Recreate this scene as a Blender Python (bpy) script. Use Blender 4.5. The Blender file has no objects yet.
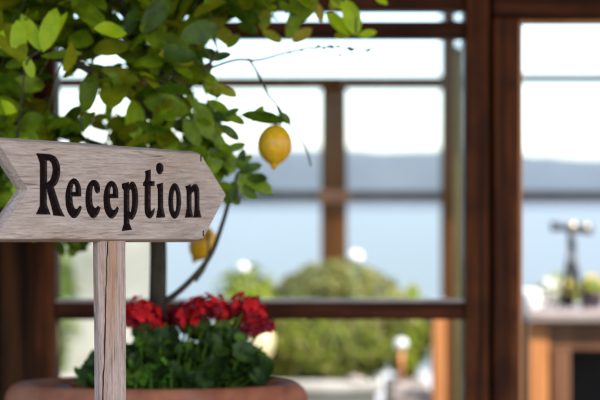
import bpy, bmesh, math, random
from mathutils import Vector, Matrix, noise
from mathutils.geometry import delaunay_2d_cdt
R = math.radians
random.seed(11)
S = bpy.context.scene
COL = S.collection

# ------------------------------------------------------------------ camera
H = 1.5                      # eye height
K = 36.0 / 85.0 / 600.0      # tangent of one photo pixel (600 px wide)
cam_d = bpy.data.cameras.new("camera")
cam = bpy.data.objects.new("camera", cam_d); COL.objects.link(cam)
cam.location = (0, 0, H); cam.rotation_euler = (R(90), 0, 0)
cam_d.lens = 85; cam_d.sensor_width = 36
cam_d.clip_start = 0.05; cam_d.clip_end = 60000
cam_d.dof.use_dof = True; cam_d.dof.focus_distance = 2.27; cam_d.dof.aperture_fstop = 2.8
S.camera = cam

# ------------------------------------------------------------------ sky, sun, exposure
SUN_EL, SUN_AZ = 46.0, 128.0    # azimuth clockwise from +Y (the viewing direction)
W = bpy.data.worlds.new("World"); S.world = W; W.use_nodes = True
nt = W.node_tree; nt.nodes.clear()
sky = nt.nodes.new("ShaderNodeTexSky"); sky.sky_type = 'NISHITA'; sky.sun_disc = False
sky.sun_elevation = R(SUN_EL); sky.sun_rotation = R(SUN_AZ)
sky.air_density = 1.0; sky.dust_density = 1.6; sky.ozone_density = 1.0
bg = nt.nodes.new("ShaderNodeBackground"); bg.inputs[1].default_value = 0.15
wo = nt.nodes.new("ShaderNodeOutputWorld")
nt.links.new(sky.outputs[0], bg.inputs[0]); nt.links.new(bg.outputs[0], wo.inputs[0])
sl = bpy.data.lights.new("sun", 'SUN'); sl.energy = 2.0; sl.angle = R(0.5); sl.color = (1.0, 0.94, 0.84)
sun = bpy.data.objects.new("sun", sl); COL.objects.link(sun)
sd = Vector((math.sin(R(SUN_AZ)) * math.cos(R(SUN_EL)), math.cos(R(SUN_AZ)) * math.cos(R(SUN_EL)), math.sin(R(SUN_EL))))
sun.rotation_euler = sd.to_track_quat('Z', 'Y').to_euler(); sun.location = (8, -8, 12)
S.view_settings.view_transform = 'Standard'; S.view_settings.look = 'None'
S.view_settings.exposure = 2.05; S.view_settings.gamma = 1.0; S.view_settings.use_curve_mapping = False
S.cycles.use_denoising = True
S.cycles.max_bounces = 10; S.cycles.transparent_max_bounces = 16; S.cycles.volume_bounces = 0
S.cycles.caustics_reflective = False; S.cycles.caustics_refractive = False
S.cycles.sample_clamp_indirect = 6.0

# ------------------------------------------------------------------ helpers
def at(px, py, D):
    """point at depth D seen at photo pixel (px, py)"""
    return Vector(((px - 300) * K * D, D, H - (py - 200) * K * D))

def thing(name, label, cat, loc=(0, 0, 0), rz=0.0, group=None):
    o = bpy.data.objects.new(name, None); COL.objects.link(o)
    o.empty_display_size = 0.1
    o.location = loc; o.rotation_euler = (0, 0, rz)
    o["label"] = label; o["category"] = cat
    if group: o["group"] = group
    return o

def root_of(o):
    m = Matrix.Identity(4)
    while o is not None:
        m = (Matrix.Translation(o.location) @ o.rotation_euler.to_matrix().to_4x4()) @ m
        o = o.parent
    return m

def obj(name, bm, mats, parent=None, smooth=False, local=False):
    """link a bmesh built in world space (or in the parent's space) as one mesh object"""
    me = bpy.data.meshes.new(name)
    if parent is not None and not local:
        bm.transform(root_of(parent).inverted())
    bm.normal_update()
    bm.to_mesh(me); bm.free()
    if not isinstance(mats, (list, tuple)): mats = [mats]
    for m in mats: me.materials.append(m)
    if smooth:
        for p in me.polygons: p.use_smooth = True
    o = bpy.data.objects.new(name, me); COL.objects.link(o)
    if parent is not None: o.parent = parent
    return o

def struct(name, bm, mats, smooth=False):
    o = obj(name, bm, mats, None, smooth); o["kind"] = "structure"; return o

def box(bm, a, b, mi=0, bev=0.0):
    x0, y0, z0 = (min(a[i], b[i]) for i in range(3)); x1, y1, z1 = (max(a[i], b[i]) for i in range(3))
    vs = [bm.verts.new(p) for p in ((x0,y0,z0),(x1,y0,z0),(x1,y1,z0),(x0,y1,z0),(x0,y0,z1),(x1,y0,z1),(x1,y1,z1),(x0,y1,z1))]
    fs = [bm.faces.new([vs[i] for i in q]) for q in ((0,3,2,1),(4,5,6,7),(0,1,5,4),(1,2,6,5),(2,3,7,6),(3,0,4,7))]
    for f in fs: f.material_index = mi
    if bev > 0:
        es = list({e for f in fs for e in f.edges})
        r = bmesh.ops.bevel(bm, geom=es, offset=bev, segments=2, affect='EDGES', profile=0.5)
        for f in r['faces']: f.material_index = mi
    return bm

def tube(bm, pts, radii, n=8, mi=0, caps=True):
    pts = [Vector(p) for p in pts]
    if not isinstance(radii, (list, tuple)): radii = [radii] * len(pts)
    rings = []; up = None
    for i, p in enumerate(pts):
        t = (pts[min(i+1, len(pts)-1)] - pts[max(i-1, 0)]).normalized()
        if up is None:
            up = t.cross(Vector((0.31, 0.9, 0.2))).normalized()
        else:
            up = (up - t * up.dot(t)).normalized()
        b = t.cross(up)
        rings.append([bm.verts.new(p + (up * math.cos(2*math.pi*j/n) + b * math.sin(2*math.pi*j/n)) * radii[i]) for j in range(n)])
    for r0, r1 in zip(rings, rings[1:]):
        for j in range(n):
            f = bm.faces.new((r0[j], r0[(j+1) % n], r1[(j+1) % n], r1[j])); f.material_index = mi; f.smooth = True
    if caps:
        f = bm.faces.new(rings[0][::-1]); f.material_index = mi
        f = bm.faces.new(rings[-1]); f.material_index = mi
    return bm

def lathe(bm, prof, centre, n=48, mi=0, wob=0.0, sy=1.0):
    c = Vector(centre); rings = []
    for r, z in prof:
        ring = []
        for j in range(n):
            a = 2*math.pi*j/n
            rr = r * (1 + wob * noise.noise(Vector((math.cos(a)*1.5, math.sin(a)*1.5, z*3))))
            ring.append(bm.verts.new(c + Vector((rr*math.cos(a), rr*math.sin(a)*sy, z))))
        rings.append(ring)
    for r0, r1 in zip(rings, rings[1:]):
        for j in range(n):
            f = bm.faces.new((r0[j], r0[(j+1) % n], r1[(j+1) % n], r1[j])); f.material_index = mi; f.smooth = True
    if prof[0][0] > 1e-4: bm.faces.new(rings[0][::-1]).material_index = mi
    if prof[-1][0] > 1e-4: bm.faces.new(rings[-1]).material_index = mi
    return bm

def ball(bm, c, rx, ry=None, rz=None, seg=16, mi=0):
    ry = ry or rx; rz = rz or rx
    m = Matrix.Translation(Vector(c)) @ Matrix.Diagonal((rx, ry, rz, 1))
    r = bmesh.ops.create_uvsphere(bm, u_segments=seg, v_segments=max(6, seg//2), radius=1, matrix=m)
    for v in r['verts']:
        for f in v.link_faces: f.material_index = mi; f.smooth = True

def crspline(pts, sub=6):
    pts = [Vector(p) for p in pts]
    out = []
    for i in range(len(pts) - 1):
        p0 = pts[max(i-1, 0)]; p1 = pts[i]; p2 = pts[i+1]; p3 = pts[min(i+2, len(pts)-1)]
        for s in range(sub):
            t = s / sub
            out.append(0.5 * ((2*p1) + (p2-p0)*t + (2*p0-5*p1+4*p2-p3)*t*t + (3*p1-p0-3*p2+p3)*t**3))
    out.append(pts[-1])
    return out

# ------------------------------------------------------------------ materials
def mat(name):
    m = bpy.data.materials.new(name); m.use_nodes = True
    n = m.node_tree.nodes; return m, m.node_tree, n["Principled BSDF"]

def noisy(name, c1, c2, scale=(4, 4, 4), detail=6, rough=0.6, bump=0.0, bscale=1.0, spec=0.5, ramp=(0.35, 0.68), dist=0.0, coord='Object', extra=None):
    """base colour wandering between two pigments, with matching bump"""
    m, t, b = mat(name); L = t.links; N = t.nodes
    tc = N.new("ShaderNodeTexCoord"); mp = N.new("ShaderNodeMapping"); mp.inputs['Scale'].default_value = scale
    L.new(tc.outputs[coord], mp.inputs[0])
    nz = N.new("ShaderNodeTexNoise"); nz.inputs['Scale'].default_value = 1; nz.inputs['Detail'].default_value = detail
    nz.inputs['Roughness'].default_value = 0.62; nz.inputs['Distortion'].default_value = dist
    L.new(mp.outputs[0], nz.inputs['Vector'])
    cr = N.new("ShaderNodeValToRGB"); cr.color_ramp.elements[0].position = ramp[0]; cr.color_ramp.elements[1].position = ramp[1]
    cr.color_ramp.elements[0].color = (*c1, 1); cr.color_ramp.elements[1].color = (*c2, 1)
    L.new(nz.outputs[0], cr.inputs[0])
    col = cr.outputs[0]
    if extra:   # a second, larger-scale tint
        c3, sc3, amt = extra
        n2 = N.new("ShaderNodeTexNoise"); n2.inputs['Scale'].default_value = sc3; n2.inputs['Detail'].default_value = 3
        L.new(tc.outputs[coord], n2.inputs['Vector'])
        r2 = N.new("ShaderNodeValToRGB"); r2.color_ramp.elements[0].position = 0.45; r2.color_ramp.elements[1].position = 0.7
        r2.color_ramp.elements[1].color = (amt, amt, amt, 1)
        L.new(n2.outputs[0], r2.inputs[0])
        mx = N.new("ShaderNodeMixRGB"); mx.inputs[2].default_value = (*c3, 1)
        L.new(r2.outputs[0], mx.inputs[0]); L.new(col, mx.inputs[1]); col = mx.outputs[0]
    L.new(col, b.inputs['Base Color'])
    b.inputs['Roughness'].default_value = rough; b.inputs['Specular IOR Level'].default_value = spec
    if bump:
        bp = N.new("ShaderNodeBump"); bp.inputs['Strength'].default_value = bump; bp.inputs['Distance'].default_value = 0.004 * bscale
        L.new(nz.outputs[0], bp.inputs['Height']); L.new(bp.outputs[0], b.inputs['Normal'])
    return m

def weathered(name, axis, pale, mid, dark, tan):
    """silvered bare timber: fibres, grey-pink bleaching, tan patches, dark checks along the grain"""
    m, t, b = mat(name); L = t.links; N = t.nodes
    tc = N.new("ShaderNodeTexCoord")
    def nzn(sc_long, sc_cross, detail, rough=0.6, dist=0.0):
        mp = N.new("ShaderNodeMapping")
        mp.inputs['Scale'].default_value = (sc_long, sc_cross, sc_cross) if axis == 'x' else (sc_cross, sc_cross, sc_long)
        L.new(tc.outputs['Object'], mp.inputs[0])
        z = N.new("ShaderNodeTexNoise"); z.inputs['Scale'].default_value = 1; z.inputs['Detail'].default_value = detail
        z.inputs['Roughness'].default_value = rough; z.inputs['Distortion'].default_value = dist
        L.new(mp.outputs[0], z.inputs['Vector']); return z.outputs[0]
    def ramp(src, e):
        r = N.new("ShaderNodeValToRGB")
        while len(r.color_ramp.elements) < len(e): r.color_ramp.elements.new(0.5)
        for el, (p, c) in zip(r.color_ramp.elements, e): el.position = p; el.color = (*c, 1)
        L.new(src, r.inputs[0]); return r.outputs[0]
    def mix(f, a, c, mode='MIX'):
        x = N.new("ShaderNodeMixRGB"); x.blend_type = mode
        if isinstance(f, float): x.inputs[0].default_value = f
        else: L.new(f, x.inputs[0])
        for i, s in ((1, a), (2, c)):
            if isinstance(s, tuple): x.inputs[i].default_value = (*s, 1)
            else: L.new(s, x.inputs[i])
        return x.outputs[0]
    grain = nzn(16, 330, 8, 0.7, 0.5)
    bands = nzn(4.5, 36, 5, 0.65, 1.8)
    patch = nzn(5, 11, 4)
    fibre = nzn(70, 1000, 3, 0.7)
    c = ramp(bands, [(0.3, mid), (0.5, pale), (0.72, tuple(0.5*(p+q) for p, q in zip(pale, mid)))])
    g = ramp(grain, [(0.30, (0.36, 0.31, 0.29)), (0.46, (0.88, 0.86, 0.85)), (0.68, (1.22, 1.22, 1.23))])
    c = mix(0.85, c, g, 'MULTIPLY')
    c = mix(ramp(patch, [(0.5, (0, 0, 0)), (0.72, (0.75, 0.75, 0.75))]), c, mix(0.7, tan, g, 'MULTIPLY'))
    f = ramp(fibre, [(0.3, (0.72, 0.68, 0.66)), (0.55, (1.05, 1.05, 1.05))])
    c = mix(0.85, c, f, 'MULTIPLY')
    checks = nzn(7, 120, 2, 0.5, 0.8)
    c = mix(ramp(checks, [(0.27, (0.8, 0.8, 0.8)), (0.33, (0, 0, 0))]), c, dark)
    if axis == 'z':      # the flaked strip, stored on the mesh as 'wear'
        at_ = N.new("ShaderNodeAttribute"); at_.attribute_name = "wear"
        md = N.new("ShaderNodeMath"); md.operation = 'MULTIPLY'; md.use_clamp = True
        L.new(at_.outputs['Fac'], md.inputs[0]); L.new(ramp(bands, [(0.3, (0.55, 0.55, 0.55)), (0.62, (1.2, 1.2, 1.2))]), md.inputs[1])
        c = mix(md.outputs[0], c, mix(0.9, (0.36, 0.20, 0.105), g, 'MULTIPLY'))
    L.new(c, b.inputs['Base Color'])
    b.inputs['Roughness'].default_value = 0.8; b.inputs['Specular IOR Level'].default_value = 0.25
    bp = N.new("ShaderNodeBump"); bp.inputs['Strength'].default_value = 0.55; bp.inputs['Distance'].default_value = 0.0012
    ad = N.new("ShaderNodeMath"); ad.operation = 'ADD'
    L.new(grain, ad.inputs[0]); L.new(fibre, ad.inputs[1]); L.new(ad.outputs[0], bp.inputs['Height'])
    L.new(bp.outputs[0], b.inputs['Normal'])
    return m

def leafmat(name, c1, c2, trans=0.35, rough=0.38, scale=40):
    m = noisy(name, c1, c2, (scale, scale, scale), 3, rough + 0.08, 0.12, 0.5, 0.28)
    t = m.node_tree; N = t.nodes; L = t.links; b = N["Principled BSDF"]
    tr = N.new("ShaderNodeBsdfTranslucent"); mx = N.new("ShaderNodeMixShader"); mx.inputs[0].default_value = trans
    tint = N.new("ShaderNodeMixRGB"); tint.blend_type = 'MULTIPLY'; tint.inputs[0].default_value = 1; tint.inputs[2].default_value = (1.5, 1.35, 0.6, 1)
    src = b.inputs['Base Color'].links[0].from_socket
    L.new(src, tint.inputs[1]); L.new(tint.outputs[0], tr.inputs[0])
    out = N["Material Output"]
    L.new(b.outputs[0], mx.inputs[1]); L.new(tr.outputs[0], mx.inputs[2]); L.new(mx.outputs[0], out.inputs[0])
    return m

def glassmat():
    m, t, b = mat("window_glass"); N = t.nodes; L = t.links; N.remove(b)
    tr = N.new("ShaderNodeBsdfTransparent"); tr.inputs[0].default_value = (0.97, 0.98, 0.97, 1)
    gl = N.new("ShaderNodeBsdfGlossy"); gl.inputs['Roughness'].default_value = 0.02
    fr = N.new("ShaderNodeFresnel"); fr.inputs[0].default_value = 1.17
    mx = N.new("ShaderNodeMixShader")
    L.new(fr.outputs[0], mx.inputs[0]); L.new(tr.outputs[0], mx.inputs[1]); L.new(gl.outputs[0], mx.inputs[2])
    L.new(mx.outputs[0], N["Material Output"].inputs[0]); return m

M = {}
M['board'] = weathered("silvered_board", 'x', (0.42, 0.345, 0.305), (0.24, 0.18, 0.155), (0.05, 0.034, 0.028), (0.32, 0.22, 0.155))
M['post'] = weathered("silvered_post", 'z', (0.41, 0.315, 0.285), (0.25, 0.17, 0.14), (0.045, 0.028, 0.02), (0.33, 0.19, 0.10))
M['carved'] = noisy("carved_dark_paint", (0.004, 0.002, 0.002), (0.016, 0.008, 0.008), (200, 200, 600), 4, 0.9, 0.5, 1.0, 0.05)
M['carved_wall'] = noisy("carved_wall_paint", (0.010, 0.006, 0.006), (0.075, 0.05, 0.045), (150, 150, 300), 4, 0.85, 0.5, 1.0, 0.1)
M['crack'] = noisy("crack_dark", (0.012, 0.007, 0.005), (0.03, 0.018, 0.012), (100, 100, 100), 3, 0.9)
M['frame'] = noisy("varnished_brown_timber", (0.018, 0.005, 0.002), (0.135, 0.038, 0.011), (38, 38, 1.6), 6, 0.5, 0.25, 1.0, 0.06, extra=((0.016, 0.005, 0.003), 7.0, 0.75))
M['rail'] = noisy("varnished_brown_rail", (0.016, 0.004, 0.002), (0.095, 0.026, 0.009), (1.8, 38, 38), 6, 0.5, 0.25, 1.0, 0.06, extra=((0.014, 0.004, 0.003), 6.0, 0.7))
M['plank'] = noisy("dark_plank", (0.010, 0.003, 0.001), (0.075, 0.026, 0.009), (30, 30, 1.6), 6, 0.7, 0.3, 1.0, 0.1)
M['pergola'] = noisy("tan_pergola_timber", (0.042, 0.014, 0.003), (0.105, 0.040, 0.009), (30, 30, 2), 5, 0.65, 0.2, 1.0, 0.08)
M['grey_rail'] = noisy("grey_rail_paint", (0.035, 0.033, 0.032), (0.07, 0.066, 0.063), (3, 20, 20), 4, 0.6)
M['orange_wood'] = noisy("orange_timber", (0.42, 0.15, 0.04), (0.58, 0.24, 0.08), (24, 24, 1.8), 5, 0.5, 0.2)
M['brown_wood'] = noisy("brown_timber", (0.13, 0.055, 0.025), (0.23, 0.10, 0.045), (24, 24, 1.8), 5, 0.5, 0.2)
M['black'] = noisy("near_black", (0.006, 0.006, 0.006), (0.014, 0.012, 0.012), (8, 8, 8), 3, 0.8)  # near-black inner panels give the counter opening its darkness
M['stone_top'] = noisy("pale_stone_slab", (0.24, 0.195, 0.175), (0.36, 0.30, 0.275), (9, 9, 9), 5, 0.45, 0.05)
M['terracotta'] = noisy("terracotta", (0.15, 0.040, 0.018), (0.33, 0.105, 0.05), (16, 16, 16), 7, 0.75, 0.25, 1.0, 0.3, extra=((0.30, 0.16, 0.11), 6.0, 0.55))
M['soil'] = noisy("potting_soil", (0.012, 0.008, 0.006), (0.05, 0.033, 0.022), (60, 60, 60), 5, 0.95, 1.0, 3)
M['bark'] = noisy("lemon_bark", (0.014, 0.011, 0.008), (0.065, 0.052, 0.038), (60, 60, 14), 6, 0.9, 0.6, 1.0, 0.15)
M['twig'] = noisy("dark_twig", (0.02, 0.016, 0.01), (0.06, 0.045, 0.025), (60, 60, 60), 4, 0.8, 0.3)
M['green_twig'] = noisy("green_twig", (0.06, 0.10, 0.02), (0.12, 0.17, 0.04), (60, 60, 60), 4, 0.6, 0.2)
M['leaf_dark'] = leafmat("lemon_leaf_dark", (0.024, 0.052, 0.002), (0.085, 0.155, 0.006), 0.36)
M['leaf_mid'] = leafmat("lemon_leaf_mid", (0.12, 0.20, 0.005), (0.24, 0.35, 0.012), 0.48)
M['leaf_olive'] = leafmat("lemon_leaf_olive", (0.19, 0.225, 0.006), (0.33, 0.34, 0.012), 0.46)
M['leaf_young'] = leafmat("lemon_leaf_young", (0.38, 0.58, 0.008), (0.55, 0.70, 0.018), 0.5)
M['leaf_yellow'] = leafmat("lemon_leaf_yellowing", (0.28, 0.25, 0.02), (0.42, 0.33, 0.03), 0.4)
M['lemon'] = noisy("lemon_peel", (0.62, 0.31, 0.006), (0.78, 0.46, 0.015), (90, 90, 90), 4, 0.42, 0.35, 0.6, extra=((0.50, 0.22, 0.01), 18.0, 0.7))
M['ger_leaf'] = leafmat("geranium_leaf", (0.007, 0.022, 0.003), (0.036, 0.078, 0.008), 0.22, 0.5)
M['ger_light'] = leafmat("geranium_leaf_light", (0.07, 0.15, 0.012), (0.13, 0.23, 0.02), 0.35, 0.5)
M['herb'] = leafmat("herb_leaf", (0.05, 0.15, 0.01), (0.10, 0.24, 0.02), 0.3, 0.45)
M['petal'] = leafmat("red_petal", (0.42, 0.003, 0.006), (0.66, 0.010, 0.016), 0.25, 0.55)
M['petal_dark'] = leafmat("dark_red_petal", (0.10, 0.001, 0.007), (0.20, 0.002, 0.016), 0.2, 0.55)
M['pebble'] = noisy("dark_pebble", (0.03, 0.03, 0.04), (0.10, 0.10, 0.13), (30, 30, 30), 4, 0.5)
M['paving'] = noisy("stone_paving", (0.05, 0.042, 0.034), (0.11, 0.092, 0.075), (2.5, 2.5, 2.5), 7, 0.8, 0.2, 2, extra=((0.07, 0.052, 0.04), 0.8, 0.5))
M['terrace'] = noisy("pale_terrace", (0.34, 0.31, 0.28), (0.66, 0.62, 0.58), (2, 2, 2), 6, 0.7, 0.1)
M['whitewash'] = noisy("whitewash", (0.20, 0.21, 0.17), (0.42, 0.41, 0.36), (1.6, 1.6, 1.6), 6, 0.85, 0.2)
M['white'] = noisy("white_glaze", (0.78, 0.78, 0.77), (0.84, 0.84, 0.83), (5, 5, 5), 3, 0.25)
M['cream'] = noisy("cream_glaze", (0.62, 0.52, 0.30), (0.74, 0.64, 0.40), (8, 8, 8), 4, 0.4)
M['lit_side_cloth'] = noisy("lit_side_cream", (0.52, 0.46, 0.20), (0.68, 0.61, 0.34), (60, 60, 3), 4, 0.9, 0.2)
M['hedge_a'] = leafmat("hedge_leaf", (0.10, 0.13, 0.025), (0.20, 0.23, 0.05), 0.3, 0.55, 12)
M['hedge_b'] = leafmat("hedge_leaf_straw", (0.24, 0.22, 0.07), (0.36, 0.33, 0.12), 0.3, 0.6, 12)
M['lime'] = leafmat("lime_leaf", (0.20, 0.27, 0.018), (0.34, 0.40, 0.035), 0.4, 0.5, 12)
M['hill_soil'] = noisy("dry_slope", (0.14, 0.13, 0.06), (0.26, 0.23, 0.12), (0.3, 0.3, 0.3), 6, 0.95, 0.2, 5)
M['bronze'] = noisy("dark_bronze", (0.018, 0.020, 0.024), (0.05, 0.05, 0.055), (20, 20, 20), 4, 0.35)
M['glint'] = noisy("glint_brass", (0.62, 0.50, 0.33), (0.75, 0.64, 0.46), (20, 20, 20), 3, 0.25)
M['glint'].node_tree.nodes["Principled BSDF"].inputs['Metallic'].default_value = 0.7
M['purple'] = noisy("purple_pot_glaze", (0.07, 0.05, 0.08), (0.13, 0.10, 0.15), (12, 12, 12), 4, 0.5)
M['darkpot'] = noisy("dark_brown_pot", (0.03, 0.015, 0.01), (0.08, 0.04, 0.025), (12, 12, 12), 4, 0.5)
M['yellow_petal'] = leafmat("yellow_petal", (0.65, 0.50, 0.05), (0.78, 0.66, 0.12), 0.3, 0.6)
M['shade_roof'] = noisy("roof_boards", (0.09, 0.045, 0.025), (0.16, 0.085, 0.045), (1.5, 20, 20), 5, 0.7, 0.2)
M['mountain'] = noisy("far_ridge", (0.024, 0.040, 0.052), (0.042, 0.058, 0.068), (0.002, 0.002, 0.004), 8, 0.95)
M['glass'] = glassmat()
def seamat():
    m, t, b = mat("sea_water"); N = t.nodes; L = t.links
    b.inputs['Base Color'].default_value = (0.110, 0.115, 0.104, 1); b.inputs['Roughness'].default_value = 0.35; b.inputs['Specular IOR Level'].default_value = 0.1
    tc = N.new("ShaderNodeTexCoord"); mp = N.new("ShaderNodeMapping"); mp.inputs['Scale'].default_value = (0.12, 0.35, 1)
    L.new(tc.outputs['Object'], mp.inputs[0])
    nz = N.new("ShaderNodeTexNoise"); nz.inputs['Scale'].default_value = 1; nz.inputs['Detail'].default_value = 5
    L.new(mp.outputs[0], nz.inputs['Vector'])
    bp = N.new("ShaderNodeBump"); bp.inputs['Strength'].default_value = 0.5; bp.inputs['Distance'].default_value = 0.4
    L.new(nz.outputs[0], bp.inputs['Height']); L.new(bp.outputs[0], b.inputs['Normal'])
    return m
M['sea'] = seamat()

# ------------------------------------------------------------------ ground, sea, mountains
bm = bmesh.new()
vs = [bm.verts.new(p) for p in ((-14, -14, 0), (14, -14, 0), (14, 10.2, 0), (-14, 10.2, 0))]; bm.faces.new(vs)
struct("ground", bm, M['paving'])
bm = bmesh.new(); box(bm, (-14, 10.2, -0.5), (14, 12.2, 0.02)); struct("terrace", bm, M['terrace'])
SEA = -42.0
bm = bmesh.new()
NX, NY = 40, 30
grid = []
for j in range(NY + 1):
    row = []
    for i in range(NX + 1):
        y = 12.2 + (j / NY) ** 1.6 * 150
        x = (i / NX - 0.5) * 2 * (20 + 1.2 * y)
        t_ = min(1, (y - 12.2) / 110)
        z = -0.3 - 48 * t_ + 0.35 * noise.noise(Vector((x*0.3, y*0.3, 0))) * (0.3 + t_ * 4)
        row.append(bm.verts.new((x, y, z)))
    grid.append(row)
for j in range(NY):
    for i in range(NX): bm.faces.new((grid[j][i], grid[j][i+1], grid[j+1][i+1], grid[j+1][i]))
struct("hillside", bm, M['hill_soil'], True)
bm = bmesh.new()
vs = [bm.verts.new(p) for p in ((-30000, 60, SEA), (30000, 60, SEA), (30000, 40000, SEA), (-30000, 40000, SEA))]; bm.faces.new(vs)
struct("sea", bm, M['sea'])
bm = bmesh.new(); rows = []
MD = 9000.0
for j in range(7):
    row = []
    for i in range(241):
        x = -9000 + 18000 * i / 240
        hgt = 415 + 45 * noise.noise(Vector((x*0.0006, 0.3, 0))) + 24 * noise.noise(Vector((x*0.0025, 1.3, 0))) + 7 * noise.noise(Vector((x*0.011, 4, 0)))
        hgt += 18 * math.tanh(x / 1500.0) * -1
        pr = (0, 0.28, 0.62, 0.88, 1.0, 0.7, 0)[j]
        y = MD + (0, 250, 600, 1000, 1500, 2500, 4000)[j] + 160 * noise.noise(Vector((x*0.003, j*3.1, 0)))
        row.append(bm.verts.new((x, y, SEA - 2 + (hgt + 20 * noise.noise(Vector((x*0.006, j*1.7, 2)))) * pr * (1 if j < 5 else 1))))
    rows.append(row)
for r0, r1 in zip(rows, rows[1:]):
    for i in range(240): bm.faces.new((r0[i], r0[i+1], r1[i+1], r1[i]))
struct("mountains", bm, M['mountain'], True)

# ------------------------------------------------------------------ timber building: wall, window, doorway, added eaves
WY = 3.64
KW = K * WY
def wx(px): return (px - 300) * KW
def wz(py): return H - (py - 200) * KW
bld = thing("timber_building", "dark brown timber house front with a large window beside an open doorway", "building", (0, WY, 0))
bm = bmesh.new()
x = wx(34.5)
while x > -3.6:
    w = 0.088 + random.random() * 0.02
    dy = random.uniform(-0.003, 0.003)
    box(bm, (x - w, WY + 0.03 + dy, 0.0), (x - 0.003, WY + 0.07, 2.78), 0, 0.004)
    x -= w
# boards over the window and door
z = wz(-26) + 0.004
while z < 2.76:
    box(bm, (wx(35), WY + 0.035 + random.uniform(-.003, .003), z), (3.4, WY + 0.07, min(z + 0.13, 2.78)), 0, 0.004); z += 0.133
obj("wall", bm, M['plank'], bld)
win = obj("window", box(bmesh.new(), (wx(35), WY, 0.02), (wx(55), WY + 0.09, wz(-25)), 0, 0.005), M['frame'], bld)   # left stile of the window
def sub(name, a, b, m, parent, bev=0.004): return obj(name, box(bmesh.new(), a, b, 0, bev), m, parent)
sub("stile", (wx(465), WY - 0.004, 0.02), (wx(489.6), WY + 0.10, wz(-25)), M['frame'], win, 0.008)
sub("head_rail", (wx(55.3), WY + 0.005, wz(9)), (wx(464.7), WY + 0.085, wz(-25)), M['rail'], win)
sub("top_rail", (wx(55.3), WY + 0.005, wz(37.5)), (wx(464.7), WY + 0.07, wz(20.5)), M['rail'], win)
sub("middle_rail", (wx(55.3), WY + 0.005, wz(320)), (wx(464.7), WY + 0.07, wz(303)), M['rail'], win)
sub("sill", (wx(55.3), WY + 0.003, wz(302.8)), (wx(464.7), WY + 0.03, wz(299.5)), M['stone_top'], win, 0.002)
sub("bottom_rail", (wx(55.3), WY + 0.005, 0.02), (wx(464.7), WY + 0.07, wz(470)), M['rail'], win)
for a, b in ((299, 37.7), (469.5, 320.2), (20.2, 9.3)):
    sub("pane", (wx(55.5), WY + 0.045, wz(a)), (wx(464.5), WY + 0.049, wz(b)), M['glass'], win, 0)
door = obj("doorway", box(bmesh.new(), (wx(492.5), WY - 0.012, 0.02), (wx(519), WY + 0.09, wz(17.5)), 0, 0.007), M['frame'], bld)
sub("lit_stop", (wx(519.2), WY + 0.03, 0.02), (wx(524.5), WY + 0.075, wz(22)), M['orange_wood'], door, 0.003)  # orange tone paints in the lit edge around the door opening
sub("lit_stop", (wx(519.2), WY + 0.03, wz(22) + 0.001), (wx(900), WY + 0.075, wz(18)), M['orange_wood'], door, 0.003)
sub("lintel", (wx(492.5), WY - 0.010, wz(17)), (wx(980), WY + 0.09, wz(-25)), M['rail'], door, 0.006)
sub("jamb", (wx(900.5), WY - 0.012, 0.02), (wx(940), WY + 0.09, wz(17.5)), M['frame'], door, 0.007)
sub("backing", (wx(489.2), WY + 0.045, 0.02), (wx(493), WY + 0.08, wz(-25)), M['plank'], door, 0)
bm = bmesh.new(); box(bm, (wx(941), WY + 0.02, 0), (3.6, WY + 0.08, wz(-25))); obj("wall", bm, M['plank'], bld)
bm = bmesh.new()
box(bm, (-6, 0.6, 2.80), (6, 4.3, 2.86))  # unseen roof, added and cut back to keep the foreground shaded
for xr in [i * 0.6 - 5.7 for i in range(20)]: box(bm, (xr, 0.65, 2.68), (xr + 0.06, 4.25, 2.798))
obj("shade_roof", bm, M['shade_roof'], bld)

# ------------------------------------------------------------------ pergola beyond the window
PD = 8.2
pg = thing("veranda_pergola", "tan timber veranda frame with crossing rails seen through the window", "pergola", at(334, 400, PD).xy.to_3d())
def pbox(name, x0, x1, y0, y1, m, dep=(0, 0.09), bev=0.006, D=PD, par=pg):
    a = at(x0, y0, D); b = at(x1, y1, D)
    return obj(name, box(bmesh.new(), (a.x, D + dep[0], a.z), (b.x, D + dep[1], b.z), 0, bev), m, par)
GZ = 200 + H / (K * PD)      # pixel row of the ground at the pergola
pbox("post", 321, 347, 89.3, GZ, M['pergola'])
pbox("post", 442, 457, -30, GZ, M['pergola'])
pbox("post", 700, 717, -30, GZ, M['pergola'])
pbox("post", -60, -43, -30, GZ, M['pergola'])
pbox("rail", -43, 441.7, 75.5, 89, M['pergola'], (0.01, 0.08))
pbox("rail", 457.3, 699, 73, 82.5, M['grey_rail'], (0.02, 0.07))
pbox("rail", -43, 320.7, 190.5, 201, M['grey_rail'], (0.02, 0.05)); pbox("rail", 347.3, 441.7, 190.5, 201.5, M['grey_rail'], (0.02, 0.05))
pbox("rail", 457.3, 699, 190.5, 201.5, M['grey_rail'], (0.02, 0.05))
pbox("bracket", 318.5, 349.5, 190, 202.5, M['brown_wood'], (-0.02, -0.002), 0.003)
pbox("beam", -80, 740, -58, -31, M['pergola'], (-0.01, 0.11))
bm = bmesh.new(); box(bm, (-4.5, 7.3, 2.9), (4.5, 8.7, 2.95))  # unseen roof, front edge set to shade the upper part of the posts
for xr in [i * 0.5 - 4.4 for i in range(18)]: box(bm, (xr, 7.32, 2.82), (xr + 0.05, 8.68, 2.898))
obj("shade_roof", bm, M['shade_roof'], pg)

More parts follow.
